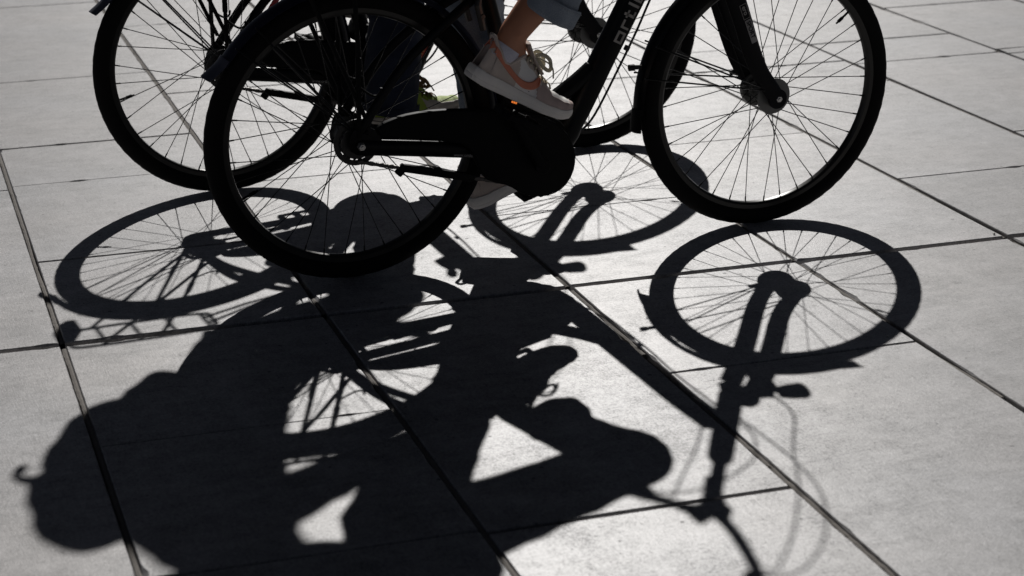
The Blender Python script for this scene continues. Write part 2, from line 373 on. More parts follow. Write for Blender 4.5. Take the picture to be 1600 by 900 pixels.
def build_wheel(parent, cx, front):
    c = V(cx, 0, R_HUB)
    # rim
    bm = bmesh.new(); prof = [(.296, 0), (.2975, .007), (.303, .0115), (.318, .0125), (.3195, .0115), (.3195, -.0115), (.318, -.0125), (.303, -.0115), (.2975, -.007)]
    N = 128; rings = []
    for i in range(N):
        t = 2*pi*i/N; rings.append([bm.verts.new(V(r*cos(t), y, r*sin(t))) for r, y in prof])
    for i in range(N):
        A, B = rings[i], rings[(i+1) % N]
        for k in range(len(prof)): bm.faces.new((A[k], A[(k+1) % len(prof)], B[(k+1) % len(prof)], B[k]))
    bmesh.ops.recalc_face_normals(bm, faces=bm.faces)
    wheel = obj('wheel', bm, M_rim, parent); wheel.location = c
    # tyre with sidewall ridge and tread blocks
    bm = bmesh.new(); N = 240; K = 20; rings = []
    for i in range(N):
        t = 2*pi*i/N; ring = []
        for k in range(K):
            a = 2*pi*k/K; rr = RT
            ca = cos(a)
            if ca > .35: rr += (.0004 if (i//2+(k % 2)) % 2 == 0 else -.0003)
            if abs(ca+.15) < .18: rr += .0006
            ring.append(bm.verts.new(V((RC+rr*ca)*cos(t), rr*.98*sin(a), (RC+rr*ca)*sin(t))))
        rings.append(ring)
    for i in range(N):
        A, B = rings[i], rings[(i+1) % N]
        for k in range(K): bm.faces.new((A[k], A[(k+1) % K], B[(k+1) % K], B[k]))
    bmesh.ops.recalc_face_normals(bm, faces=bm.faces)
    obj('tyre', bm, M_tyre, wheel, sharp=60)
    # hub
    fr = .030 if front else .038; fy = .030 if front else .032
    bm = bmesh.new()
    if front:
        cyl(bm, (0, 0, 0), .022, .06); cyl(bm, (0, -fy, 0), fr+.004, .004); cyl(bm, (0, fy, 0), fr+.004, .004); cyl(bm, (0, 0, 0), .006, .125)
        cyl(bm, (0, -.062, 0), .010, .008, seg=6); cyl(bm, (0, .062, 0), .010, .008, seg=6)
    else:
        cyl(bm, (0, 0, 0), .034, .064); cyl(bm, (0, -fy, 0), fr+.004, .004); cyl(bm, (0, fy, 0), fr+.004, .004); cyl(bm, (0, 0, 0), .006, .16)
        cyl(bm, (0, -.080, 0), .011, .008, seg=6); cyl(bm, (0, .080, 0), .011, .008, seg=6)
    obj('hub', bm, M_drum, wheel)
    for s in (-1, 1):
        bm = bmesh.new(); y = s*(.068 if front else .086); cyl(bm, (0, y, 0), .009, .010, seg=6); cyl(bm, (0, y+s*.005, 0), .004, .006)
        obj('axle_nut', bm, M_nut, wheel)
    # brake drum / disc with holes
    bm = bmesh.new()
    if front:
        cyl(bm, (.0, .046, .0), .047, .018, seg=48); cyl(bm, (0, .057, 0), .028, .01)
        obj('brake_drum', bm, M_drum, wheel)
        bm = bmesh.new(); cyl(bm, (0, -.040, 0), .047, .003, seg=48); obj('hub_disc', bm, M_drum, wheel)
    else:
        n = 72
        for yy in (-.046,):
            prev = None; first = None
            ro, ri = .057, .044
            for i in range(n+1):
                t = 2*pi*i/n
                cur = [bm.verts.new(V(r*cos(t), yy+d, r*sin(t))) for r, d in ((ro, -.001), (ro, .001), (ri, .001), (ri, -.001))]
                if prev:
                    for k in range(4): bm.faces.new((prev[k], prev[(k+1) % 4], cur[(k+1) % 4], cur[k]))
                prev = cur
            for i in range(9):
                t = 2*pi*i/9; tube(bm, [V(.02*cos(t-.4), yy, .02*sin(t-.4)), V(.047*cos(t), yy, .047*sin(t))], .0045, 8, sq=(1, .3))
        cyl(bm, (0, -.050, 0), .040, .006, seg=40)       # sprocket
        for i in range(18):
            t = 2*pi*i/18; box(bm, (.042*cos(t), -.050, .042*sin(t)), (.005, .003, .005), Matrix.Rotation(-t, 3, 'Y'))
        obj('brake_disc', bm, M_darkdrum, wheel)
    # 36 spokes, three cross
    for i in range(36):
        side = 1 if i % 2 else -1; lead = 1 if (i//2) % 2 else -1
        tr = 2*pi*(i+.5)/36+(.13 if front else .02); th = tr+lead*radians(62)+.06*side
        p = V(fr*cos(th), side*(fy+.0015*lead), fr*sin(th)); q = V(.2975*cos(tr), side*.002, .2975*sin(tr))
        e = q+(p-q).normalized()*.014
        bm = bmesh.new(); tube(bm, [p, e], .00125, 6); tube(bm, [e, q], .0021, 6)
        obj('spoke', bm, M_spoke, wheel)
    bm = bmesh.new(); t = radians(205) if not front else radians(40)
    d = V(cos(t), 0, sin(t)); tube(bm, [d*.298, d*.278, d*.276, d*.262, d*.260, d*.254], [.003, .003, .0045, .0045, .0025, .0025], 10)
    obj('valve', bm, M_matte, wheel)
    return wheel

def arc_shell(bm, cx, R, a0, a1, wid, depth=.012, n=48, thick=.0018, flare=None):
    """half round mudguard section swept along an arc (degrees)"""
    rings = []
    prof = []
    for k in range(9):
        u = -1+2*k/8; prof.append((u*wid, -abs(u)**2.4*depth))
    for k in range(8, -1, -1):
        u = -1+2*k/8; prof.append((u*(wid-thick), -abs(u)**2.4*depth-thick))
    for i in range(n+1):
        t = radians(a0+(a1-a0)*i/n); rr = R+(flare(i/n) if flare else 0)
        rings.append([bm.verts.new(V(cx+(rr+d)*cos(t), y, R_HUB+(rr+d)*sin(t))) for y, d in prof])
    K = len(prof)
    for A, B in zip(rings, rings[1:]):
        for k in range(K): bm.faces.new((A[k], A[(k+1) % K], B[(k+1) % K], B[k]))
    for e in (rings[0], rings[-1]):
        for k in range(8): bm.faces.new((e[k], e[k+1], e[16-k], e[17-k]))
    bmesh.ops.recalc_face_normals(bm, faces=bm.faces)

def extrude_poly(bm, pts, y0, y1, bev=.004):
    v0 = [bm.verts.new(V(s, y0, z)) for s, z in pts]; f = bm.faces.new(v0)
    r = bmesh.ops.extrude_face_region(bm, geom=[f]); vv = [g for g in r['geom'] if isinstance(g, bmesh.types.BMVert)]
    bmesh.ops.translate(bm, verts=vv, vec=V(0, y1-y0, 0))
    bmesh.ops.recalc_face_normals(bm, faces=bm.faces)
    if bev:
        es = [e for e in bm.edges if len(e.link_faces) == 2 and e.link_faces[0].normal.dot(e.link_faces[1].normal) < .5]
        bmesh.ops.bevel(bm, geom=es, offset=bev, segments=3, profile=.5, affect='EDGES', clamp_overlap=True)
def rounded(pts, it=2):
    for _ in range(it):
        q = []
        n = len(pts)
        for i in range(n):
            a, b = pts[i], pts[(i+1) % n]
            q.append((a[0]*.75+b[0]*.25, a[1]*.75+b[1]*.25)); q.append((a[0]*.25+b[0]*.75, a[1]*.25+b[1]*.75))
        pts = q
    return pts

def text_mesh(body, size, mat_, parent, name, origin, xdir, ydir, ext=.0006, shear=0., bold=0.):
    cu = bpy.data.curves.new('t', 'FONT'); cu.body = body; cu.size = size; cu.extrude = ext; cu.shear = shear; cu.offset = bold
    o = bpy.data.objects.new('t', cu); COL.objects.link(o)
    dg = bpy.context.evaluated_depsgraph_get(); dg.update()
    me = bpy.data.meshes.new_from_object(o.evaluated_get(dg)); bpy.data.objects.remove(o)
    xd = Vector(xdir).normalized(); yd = Vector(ydir).normalized(); zd = xd.cross(yd)
    Mx = Matrix.Translation(Vector(origin)) @ Matrix((xd, yd, zd)).transposed().to_4x4()
    me.transform(Mx); me.materials.clear(); me.materials.append(mat_)
    o = bpy.data.objects.new(name, me); COL.objects.link(o); o.parent = parent; return o

DT0, DT1 = V(.545, 0, .245), V(.838, 0, .80)
def build_bike():
    root = empty('bicycle')
    build_wheel(root, 0, False); build_wheel(root, WB, True)
    # frame -------------------------------------------------
    bm = bmesh.new()
    dt = smooth_path([V(.50, 0, .235), V(.575, 0, .335), V(.66, 0, .50), V(.726, 0, .628), V(.785, 0, .742), V(.842, 0, .84)], 6)
    tube(bm, dt, [.038]*6+[.033]*(len(dt)-6), 20, sq=(.95, .95))
    tube(bm, smooth_path([V(.625, 0, .465), V(.575, 0, .427), V(.50, 0, .383), V(.41, 0, .36)], 5), [.026]*16, 16, sq=(.8, .9))   # curved brace
    tube(bm, [V(.445, 0, .30), V(.385, 0, .52), V(.335, 0, .70), V(.325, 0, .73)], [.024, .021, .019, .021], 18)              # seat tube
    tube(bm, [V(.90, 0, .755), V(.897, 0, .765), V(.838, 0, .955), V(.835, 0, .965)], [.024, .027, .026, .024], 20)              # head tube
    for s in (-1, 1):
        tube(bm, smooth_path([V(.43, s*.03, .285), V(.32, s*.045, .300), V(.14, s*.062, .330), V(.0, s*.068, .350)], 5), [.020]*16, 14, sq=(1.0, .55))
        tube(bm, smooth_path([V(.342, s*.016, .695), V(.25, s*.045, .645), V(.11, s*.062, .535), V(.0, s*.068, .385)], 5), [.011]*16, 12, sq=(1.1, .8))
        extrude_poly(bm, rounded([(-.022, .335), (.03, .325), (.06, .36), (.03, .40), (-.012, .40), (-.028, .37)], 1), s*.068-.003, s*.068+.003, .001)
        cyl(bm, (.018, s*.073, .385), .006, .008, seg=6)
    cyl(bm, (.336, 0, .695), .009, .05)
    fr = obj('frame', bm, M_frame, root, sharp=50)
    # lettering up the down tube, from block strokes
    u = (V(.726, 0, .628)-V(.66, 0, .50)).normalized(); wv = V(-u.z, 0, u.x)     # u up the tube, wv towards the rider
    bm = bmesh.new()
    def stroke(a0, a1, b0, b1):    # a along tube, b across
        o = V(.7025, -.0315, .582)
        c = o+u*((a0+a1)/2)+wv*((b0+b1)/2)
        rot = Matrix((u, V(0, 1, 0), wv)).transposed()
        box(bm, c, (abs(a1-a0), .0022, abs(b1-b0)), rot)
    W = .011; T = .0055
    def letter(ch, a):
        if ch == 'o': stroke(a, a+.030, W-T, W); stroke(a, a+.030, -W, -W+T); stroke(a, a+T, -W+T, W-T); stroke(a+.030-T, a+.030, -W+T, W-T)
        if ch == 'r': stroke(a, a+T, -W, W); stroke(a+T, a+.022, W-T*.9, W)
        if ch == 't': stroke(a+.003, a+.003+T*1.25, -W, W+.007); stroke(a-.002, a+.018, W-T*.8, W); stroke(a+.008, a+.020, -W, -W+T*.8)
        if ch == 'l': stroke(a, a+T*1.2, -W, W+.009)
        if ch == 'e': stroke(a, a+T, -W, W); stroke(a+T, a+.026, W-T*.8, W); stroke(a+T, a+.026, -W, -W+T*.8); stroke(a+T, a+.026, -T*.35, T*.35); stroke(a+.026-T, a+.026, T*.35, W-T*.8)
    x = -.056
    for ch, adv in (('o', .038), ('r', .029), ('t', .030), ('l', .014), ('e', .034), ('r', .03)): letter(ch, x); x += adv
    obj('lettering', bm, M_letter, fr, smooth=False)
    text_mesh('www.ortler-bikes.de', .0115, M_small, fr, 'lettering', (.235, -.0700, .302), (.985, 0, -.145), (.145, 0, .985), .0004)
    # motor
    bm = bmesh.new()
    cyl(bm, BB, .088, .118, seg=56); cyl(bm, BB+V(0, -.062, 0), .052, .012, seg=40)
    extrude_poly(bm, rounded([(.36, .33), (.40, .22), (.46, .19), (.55, .21), (.57, .30), (.50, .38)], 2), -.045, .045, .006)
    obj('motor', bm, M_matte, root, sharp=40)
    # battery pack behind the seat tube with lit gauge
    bm = bmesh.new(); q = Matrix.Rotation(radians(-19), 3, 'Y')
    box(bm, (.435, 0, .405), (.125, .07, .055), Matrix.Rotation(radians(22), 3, 'Y'), .010)
    bt = obj('battery', bm, M_matte, root)
    for k in range(3):
        bm = bmesh.new(); box(bm, (.399+.005*k, -.0375, .412-.002*k), (.0036, .0015, .0045), Matrix.Rotation(radians(22), 3, 'Y')); obj('gauge_light', bm, M_led, bt, smooth=False)
    # chain guard
    bm = bmesh.new()
    cc = [(.042, .388), (.052, .402), (.10, .417), (.163, .4225), (.22, .421), (.295, .414), (.375, .401), (.44, .387), (.49, .366), (.527, .335), (.548, .30), (.556, .262), (.549, .222), (.527, .19), (.493, .174), (.452, .173), (.41, .188), (.378, .212), (.345, .222), (.315, .236), (.297, .27), (.272, .325), (.217, .343), (.13, .358), (.06, .370), (.045, .377)]
    extrude_poly(bm, rounded(cc, 1), -.078, -.056, .006)
    obj('chain_guard', bm, M_matte, root, sharp=50)
    # chain: upper and lower runs of links, and a tensioner cover on the lower run
    bm = bmesh.new()
    def run(p, q):
        n = int((q-p).length/.0127); d = (q-p)/n; ang = atan2(-(q-p).z, (q-p).x)
        for i in range(n):
            c = p+d*(i+.5); box(bm, c, (.0105, .006, .0085 if i % 2 else .0105), Matrix.Rotation(ang, 3, 'Y'), .0012)
            cyl(bm, p+d*i, .0045, .009, seg=10)
    run(V(.0, -.062, .312), V(.42, -.062, .205))
    obj('chain', bm, M_steel, root)
    bm = bmesh.new()
    d = (V(.42, 0, .205)-V(0, 0, .312)); ang = atan2(-d.z, d.x)
    box(bm, V(.20, -.062, .262), (.19, .014, .020), Matrix.Rotation(ang, 3, 'Y'), .004); box(bm, V(.105, -.062, .280), (.02, .014, .03), Matrix.Rotation(ang+.5, 3, 'Y'), .004)
    cyl(bm, (.195, -.062, .268), .012, .016)
    obj('chain_slider', bm, M_matte, root)
    # crank set, turned as one part: right arm up
    bm = bmesh.new()
    cyl(bm, (0, 0, 0), .011, .20); cyl(bm, (0, -.098, 0), .020, .014); cyl(bm, (0, .098, 0), .020, .014)
    for s in (-1, 1):
        tube(bm, [V(0, s*.098, 0), V(0, s*.102, -s*.06), V(0, s*.105, -s*.172), V(0, s*.105, -s*.180)], [.016, .013, .012, .009], 12, sq=(1, .6))
        cyl(bm, (0, s*.125, -s*.172), .006, .05)
    crank = obj('crank', bm, M_matte, root); crank.location = BB+V(0, 0, -.010)
    for s in (-1, 1):
        bm = bmesh.new(); cyl(bm, (0, 0, 0), .010, .095)
        for e in (-1, 1): box(bm, (e*.042, 0, 0), (.016, .085, .020), None, .004)
        for e in (-1, 1): box(bm, (0, e*.043, 0), (.095, .010, .014), None, .003)
        for e in (-1, 1): box(bm, (e*.0508, 0, 0), (.003, .035, .010), None, .001)
        p = obj('pedal', bm, M_matte, crank); p.location = (0, s*.155, -s*.172)
    # fork
    bm = bmesh.new()
    for s in (-1, 1):
        path = smooth_path([V(.925, s*.046, .745), V(.962, s*.052, .68), V(.993, s*.054, .608), V(1.014, s*.055, .555), V(1.042, s*.055, .482), V(1.070, s*.056, .425), V(1.10, s*.057, .384), V(1.122, s*.058, .354)], 5)
        n = len(path); tube(bm, path, [.0275-.0055*(i/(n-1)) for i in range(n)], 16, sq=(1.0, .60))
        cyl(bm, (1.1213, s*.060, .354), .026, .012)
    tube(bm, [V(.918, -.055, .748), V(.918, -.04, .765), V(.918, .04, .765), V(.918, .055, .748)], [.02, .026, .026, .02], 14)
    tube(bm, [V(.91, 0, .75), V(.80, 0, 1.075)], .0145, 16)
    tube(bm, [V(.836, 0, .965), V(.8335, 0, .975)], [.024, .018], 18)
    fk = obj('fork', bm, M_fork, root)
    fdir = V(.048, 0, -.115).normalized(); fup = V(.115, 0, .048).normalized()
    bm = bmesh.new(); o = V(.998, -.0716, .612); rot = Matrix((fdir, V(0, 1, 0), fup)).transposed()
    for a, b, c, d in ((0, .040, .0085, .0095), (0, .040, -.0095, -.0085), (0, .001, -.0085, .0085), (.039, .040, -.0085, .0085)):
        box(bm, o+fdir*((a+b)/2)+fup*((c+d)/2), (b-a, .001, d-c), rot)
    obj('decal', bm, M_letter, fk, smooth=False)
    bm = bmesh.new(); box(bm, o+fdir*.076+fup*0, (.064, .001, .017), rot); obj('decal', bm, M_small, fk, smooth=False)
    text_mesh('ero', .017, M_letter, fk, 'lettering', o+fdir*.005-fup*.005+V(0, -.0009, 0), fdir, fup, .0003, bold=.0003)
    text_mesh('SPORT', .016, M_matte, fk, 'lettering', o+fdir*.047-fup*.0055+V(0, -.0012, 0), fdir, fup, .0003, bold=.0003)
    # quick release lever at the far side
    bm = bmesh.new(); tube(bm, [V(1.121, .070, .354), V(1.100, .080, .380), V(1.072, .083, .392), V(1.060, .083, .388)], [.006, .006, .009, .005], 10)
    cyl(bm, (1.121, .068, .354), .012, .012); obj('axle_lever', bm, M_matte, root)
    # mudguards
    bm = bmesh.new(); arc_shell(bm, 0, .376, -12, 146, .029)
    mg = obj('mudguard', bm, M_fender, root)
    bm = bmesh.new(); arc_shell(bm, 0, .380, 143.5, 153, .030, n=12, flare=lambda t: .026*max(0, t-.25)**1.4); obj('flap', bm, M_flap, mg)
    for s in (-1, 1):
        bm = bmesh.new(); tube(bm, [V(.0, s*.067, .375), V(.376*cos(radians(128)), s*.030, R_HUB+.37*sin(radians(128)))], .0022, 8)
        obj('stay', bm, M_spoke, mg)
        bm = bmesh.new(); tube(bm, [V(.0, s*.067, .375), V(.376*cos(radians(138)), s*.030, R_HUB+.37*sin(radians(138)))], .0022, 8)
        obj('stay', bm, M_spoke, mg)
    bm = bmesh.new(); arc_shell(bm, WB, .374, 84, 186, .028)
    mg = obj('mudguard', bm, M_frame, root)
    bm = bmesh.new(); arc_shell(bm, WB, .376, 181, 190, .030, n=10, flare=lambda t: .010*t); obj('flap', bm, M_matte, mg)
    bm = bmesh.new(); arc_shell(bm, WB, .376, 76, 85, .022, n=10, flare=lambda t: .018*(1-t)); obj('flap', bm, M_matte, mg)
    for s in (-1, 1):
        for a in (155, 168):
            bm = bmesh.new(); t = radians(a)
            tube(bm, [V(WB-.022, s*.066, .378), V(WB+.372*cos(t), s*.031, R_HUB+.372*sin(t))], .0022, 8); obj('stay', bm, M_spoke, mg)
    bm = bmesh.new(); tube(bm, [V(WB-.352, 0, .455), V(WB-.379, 0, .456), V(WB-.380, 0, .456), V(WB-.394, 0, .456)], [.006, .006, .0085, .0085], 10)
    obj('bumper_stop', bm, M_grip, mg)
    # rear rack
    bm = bmesh.new(); zt = .786
    for s in (-1, 1):
        tube(bm, smooth_path([V(-.205, s*.045, zt), V(-.16, s*.058, zt), V(.06, s*.058, zt), V(.125, s*.040, zt-.004)], 5), .0055, 10)
    for x in (-.205, -.13, -.05, .03, .11): tube(bm, [V(x, -.054 if x > -.2 else -.045, zt), V(x, .054 if x > -.2 else .045, zt)], .0048, 10)
    tube(bm, [V(.125, -.04, zt-.004), V(.125, .04, zt-.004)], .0055, 10)
    tube(bm, [V(.11, -.02, zt), V(.20, -.012, .74), V(.33, 0, .69)], .005, 8); tube(bm, [V(.11, .02, zt), V(.20, .012, .74), V(.33, 0, .69)], .005, 8)
    rack = obj('rear_rack', bm, M_matte, root)
    for s in (-1, 1):
        bm = bmesh.new()
        tube(bm, smooth_path([V(-.002, s*.072, .375), V(-.004, s*.075, .60), V(-.01, s*.062, zt)], 5), .0058, 10)
        tube(bm, smooth_path([V(.012, s*.073, .425), V(-.055, s*.074, .58), V(-.14, s*.060, zt)], 5), .0055, 10)
        box(bm, V(-.004, s*.078, .545), (.014, .010, .05), None, .003)
        tube(bm, smooth_path([V(-.004, s*.075, .50), V(.03, s*.076, .475), V(.048, s*.076, .478), V(.052, s*.076, .492)], 4), .003, 8)
        obj('rack_strut', bm, M_matte, rack)
    bm = bmesh.new(); box(bm, (-.215, 0, .745), (.03, .085, .062), None, .008); rl = obj('rear_light', bm, M_matte, root)
    bm = bmesh.new(); box(bm, (-.233, 0, .747), (.010, .075, .050), None, .004); obj('lens', bm, M_redlens, rl)
    # saddle and post
    bm = bmesh.new(); tube(bm, [V(.328, 0, .72), V(.245, 0, .925)], .0145, 16); box(bm, (.235, 0, .935), (.05, .04, .03), None, .006)
    obj('seat_post', bm, M_matte, root)
    bm = bmesh.new(); rings = []
    for i in range(17):
        t = i/16; x = .135+.255*t; wd = .082*(1-t)**.8*(1-.1*t)+.018; wd = wd if i else .06
        h = .045-.012*t; z = .972+.01*(1-t)**2-.004*t
        e = 1 if 0 < i < 16 else .5
        rings.append([bm.verts.new(V(x, wd*e*cos(2*pi*k/24), z-h/2+h/2*e*(sin(2*pi*k/24) if sin(2*pi*k/24) > 0 else 1.2*sin(2*pi*k/24)))) for k in range(24)])
    for A, B in zip(rings, rings[1:]):
        for k in range(24): bm.faces.new((A[k], A[(k+1) % 24], B[(k+1) % 24], B[k]))
    bm.faces.new(rings[0]); bm.faces.new(rings[-1][::-1]); bmesh.ops.recalc_face_normals(bm, faces=bm.faces)
    sd = obj('saddle', bm, M_saddle, root)
    bm = bmesh.new()
    for s in (-1, 1): tube(bm, smooth_path([V(.13, s*.03, .935), V(.18, s*.022, .925), V(.28, s*.022, .925), V(.34, s*.01, .945)], 4), .0035, 8)
    obj('rail', bm, M_steel, sd)
    for s in (-1, 1):
        bm = bmesh.new(); tube(bm, [V(.158+.016*cos(t*.8), s*.052+.016*sin(t*.8), .885+.0016*t) for t in range(40)], .0035, 6)
        cyl(bm, (.158, s*.052, .917), .009, .066, axis='z'); cyl(bm, (.158, s*.052, .883), .019, .004, axis='z'); obj('spring', bm, M_matte, sd)  # coil springs, unseen, added to fill out the saddle's cast shadow
    # stem and bars
    bm = bmesh.new(); tube(bm, [V(.803, 0, 1.06), V(.802, 0, 1.085), V(.797, 0, 1.115)], [.02, .022, .018], 14); box(bm, (.800, 0, 1.105), (.05, .05, .035), Matrix.Rotation(-.4, 3, 'Y'), .008)
    tube(bm, [V(.815, 0, 1.02), V(.804, 0, 1.055)], [.019, .019], 14)
    obj('stem', bm, M_matte, root)
    bm = bmesh.new()
    hp = smooth_path([V(.635, -.30, 1.150), V(.70, -.27, 1.160), V(.765, -.20, 1.172), V(.795, -.11, 1.160), V(.800, -.04, 1.125), V(.800, .04, 1.125), V(.795, .11, 1.160), V(.765, .20, 1.172), V(.70, .27, 1.160), V(.635, .30, 1.150)], 5)
    tube(bm, hp, .0115, 14); hb = obj('handlebar', bm, M_matte, root)
    for s in (-1, 1):
        bm = bmesh.new(); tube(bm, smooth_path([V(.618, s*.307, 1.148), V(.67, s*.285, 1.155), V(.725, s*.245, 1.166)], 5), .0165, 14); obj('grip', bm, M_grip, hb)
        bm = bmesh.new(); tube(bm, smooth_path([V(.755, s*.215, 1.165), V(.752, s*.235, 1.140), V(.70, s*.275, 1.118), V(.655, s*.30, 1.108)], 4), [.010]*4+[.006]*9, 8, sq=(1, .7))
        box(bm, (.755, s*.21, 1.160), (.03, .03, .03), None, .006); obj('brake_lever', bm, M_matte, hb)
    bm = bmesh.new(); box(bm, (.785, .045, 1.145), (.03, .045, .016), Matrix.Rotation(.4, 3, 'Y'), .005); obj('display', bm, M_matte, hb)
    # headlight on the fork crown and the brake caliper beside it
    bm = bmesh.new(); tube(bm, [V(.945, 0, .775), V(.985, 0, .770), V(1.01, 0, .782)], .005, 8)
    tube(bm, [V(1.004, 0, .782), V(1.008, 0, .782), V(1.030, 0, .786), V(1.060, 0, .79), V(1.066, 0, .79)], [.012, .019, .024, .026, .022], 18)
    hl = obj('headlight', bm, M_matte, root)
    bm = bmesh.new(); cyl(bm, (1.0665, 0, .79), .020, .004, axis='x'); obj('lens', bm, M_lens, hl)
    bm = bmesh.new()
    for s in (-1, 1): tube(bm, [V(.955, s*.045, .66), V(.975, s*.05, .72), V(.972, s*.03, .77), V(.965, -s*.01, .785)], [.009, .010, .009, .007], 8); box(bm, (.967, s*.040, .655), (.045, .010, .012), None, .002)
    box(bm, (.965, 0, .755), (.035, .03, .03), None, .006)
    obj('brake_caliper', bm, M_matte, root)
    bm = bmesh.new()
    for s in (-1, 1): tube(bm, [V(.318, s*.045, .60), V(.302, s*.05, .66), V(.315, s*.03, .70), V(.325, -s*.01, .715)], [.008, .009, .008, .006], 8)
    cyl(bm, (.312, -.05, .635), .006, .02); obj('brake_caliper', bm, M_steel, root)
    # cables: loops in front of the head tube, and one held along the down tube
    loops = [[V(.76, -.19, 1.16), V(.855, -.16, 1.20), V(.955, -.09, 1.175), V(1.0, -.04, 1.09), V(.975, -.01, .99), V(.94, .01, .92), V(.90, .02, .845)],
             [V(.765, -.17, 1.165), V(.82, -.16, 1.18), V(.90, -.10, 1.13), V(.957, -.05, 1.05), V(.985, -.02, .96), V(1.015, -.01, .86), V(.99, 0, .79)],
             [V(.76, .20, 1.155), V(.83, .12, 1.12), V(.92, .06, 1.03), V(.93, .03, .93), V(.885, .02, .84)],
             [V(.775, .05, 1.14), V(.74, .05, 1.10), V(.76, .03, 1.02), V(.80, .02, .93), V(.825, .02, .86)]]
    for L in loops:
        bm = bmesh.new(); tube(bm, smooth_path(L, 7), .0026, 8); obj('cable', bm, M_cable, root)
    n_ = V(u.z, 0, -u.x)
    bm = bmesh.new(); base = [V(.595, 0, .365), V(.66, 0, .49), V(.70, 0, .575), V(.745, 0, .665), V(.84, 0, .83)]
    tube(bm, smooth_path([V(.56, -.01, .262), V(.585, -.012, .300)]+[p+n_*o_+V(0, -.012, 0) for p, o_ in zip(base, (.040, .042, .044, .040, .034))], 5), .003, 8)
    box(bm, V(.677, -.012, .53)+n_*.041, (.014, .012, .012), Matrix.Rotation(-1.1, 3, 'Y'), .002)
    obj('cable', bm, M_cable, root)
    return root

def copy_tree(o, parent=None):
    c = o.copy(); COL.objects.link(c); c.parent = parent
    for ch in [x for x in KIDS.get(o.name, [])]: copy_tree(ch, c)
    return c
A_ROT = (0.066904, 0, 0); B_ROT = (0.020909, 0, 0.018823); B_LOC = (-.07837, .88716, 0)
bikeA = build_bike()
KIDS = {}
for o in bpy.data.objects:
    if o.parent: KIDS.setdefault(o.parent.name, []).append(o)
bikeB = copy_tree(bikeA)
bikeA.rotation_euler = A_ROT
bikeB.rotation_euler = B_ROT; bikeB.location = B_LOC
tag(bikeA, 'black city e-bike nearest the camera, pedalled by the rider in pale and coral sneakers', 'bicycle', 'black e-bikes ridden side by side')
tag(bikeB, 'black e-bike behind the near bike, with a red sticker on its frame', 'bicycle', 'black e-bikes ridden side by side')
def kid(root, name):
    return [o for o in bpy.data.objects if o.parent == root and o.name.split('.')[0] == name]
cA = kid(bikeA, 'crank')[0]; cB = kid(bikeB, 'crank')[0]
angA, angB = radians(-31), radians(128)
cA.rotation_euler = (0, angA, 0); cB.rotation_euler = (0, angB, 0)
for c, a, f in ((cA, angA, {-1: 27, 1: -18}), (cB, angB, {-1: -12, 1: 10})):
    for p in kid(c, 'pedal'): p.rotation_euler = (0, -a+radians(f[-1 if p.location.y < 0 else 1]), 0)
for wv_ in kid(bikeB, 'wheel'): wv_.rotation_euler = (0, .21, 0)
frB = kid(bikeB, 'frame')[0]
for o in kid(kid(bikeB, 'battery')[0], 'gauge_light'): bpy.data.objects.remove(o)
bm = bmesh.new(); dd = V(.09, 0, .155).normalized(); rot = Matrix((dd, V(0, 1, 0), V(-dd.z, 0, dd.x))).transposed()
box(bm, V(.567, -.040, .345), (.062, .002, .026), rot, .0008); stk = obj('sticker', bm, M_red, frB)
bm = bmesh.new()
for k, wd in enumerate((.004, .003, .0045, .003, .004, .003)):
    if True: box(bm, V(.567, -.0413, .345)+dd*(-.022+.0085*k)+V(-dd.z, 0, dd.x)*(-.006), (wd, .001, .006), rot)
obj('print', bm, M_yel, frB, smooth=False)
bm = bmesh.new(); box(bm, V(.70, -.0, .665), (.055, .05, .035), Matrix.Rotation(-.9, 3, 'Y'), .006); box(bm, V(.715, 0, .72), (.02, .03, .03), None, .004); box(bm, V(.735, 0, .68), (.04, .03, .02), None, .004)
obj('shadow_bracket', bm, M_matte, bikeB)  # unseen bracket added to cast the boxy shadow by the down tube

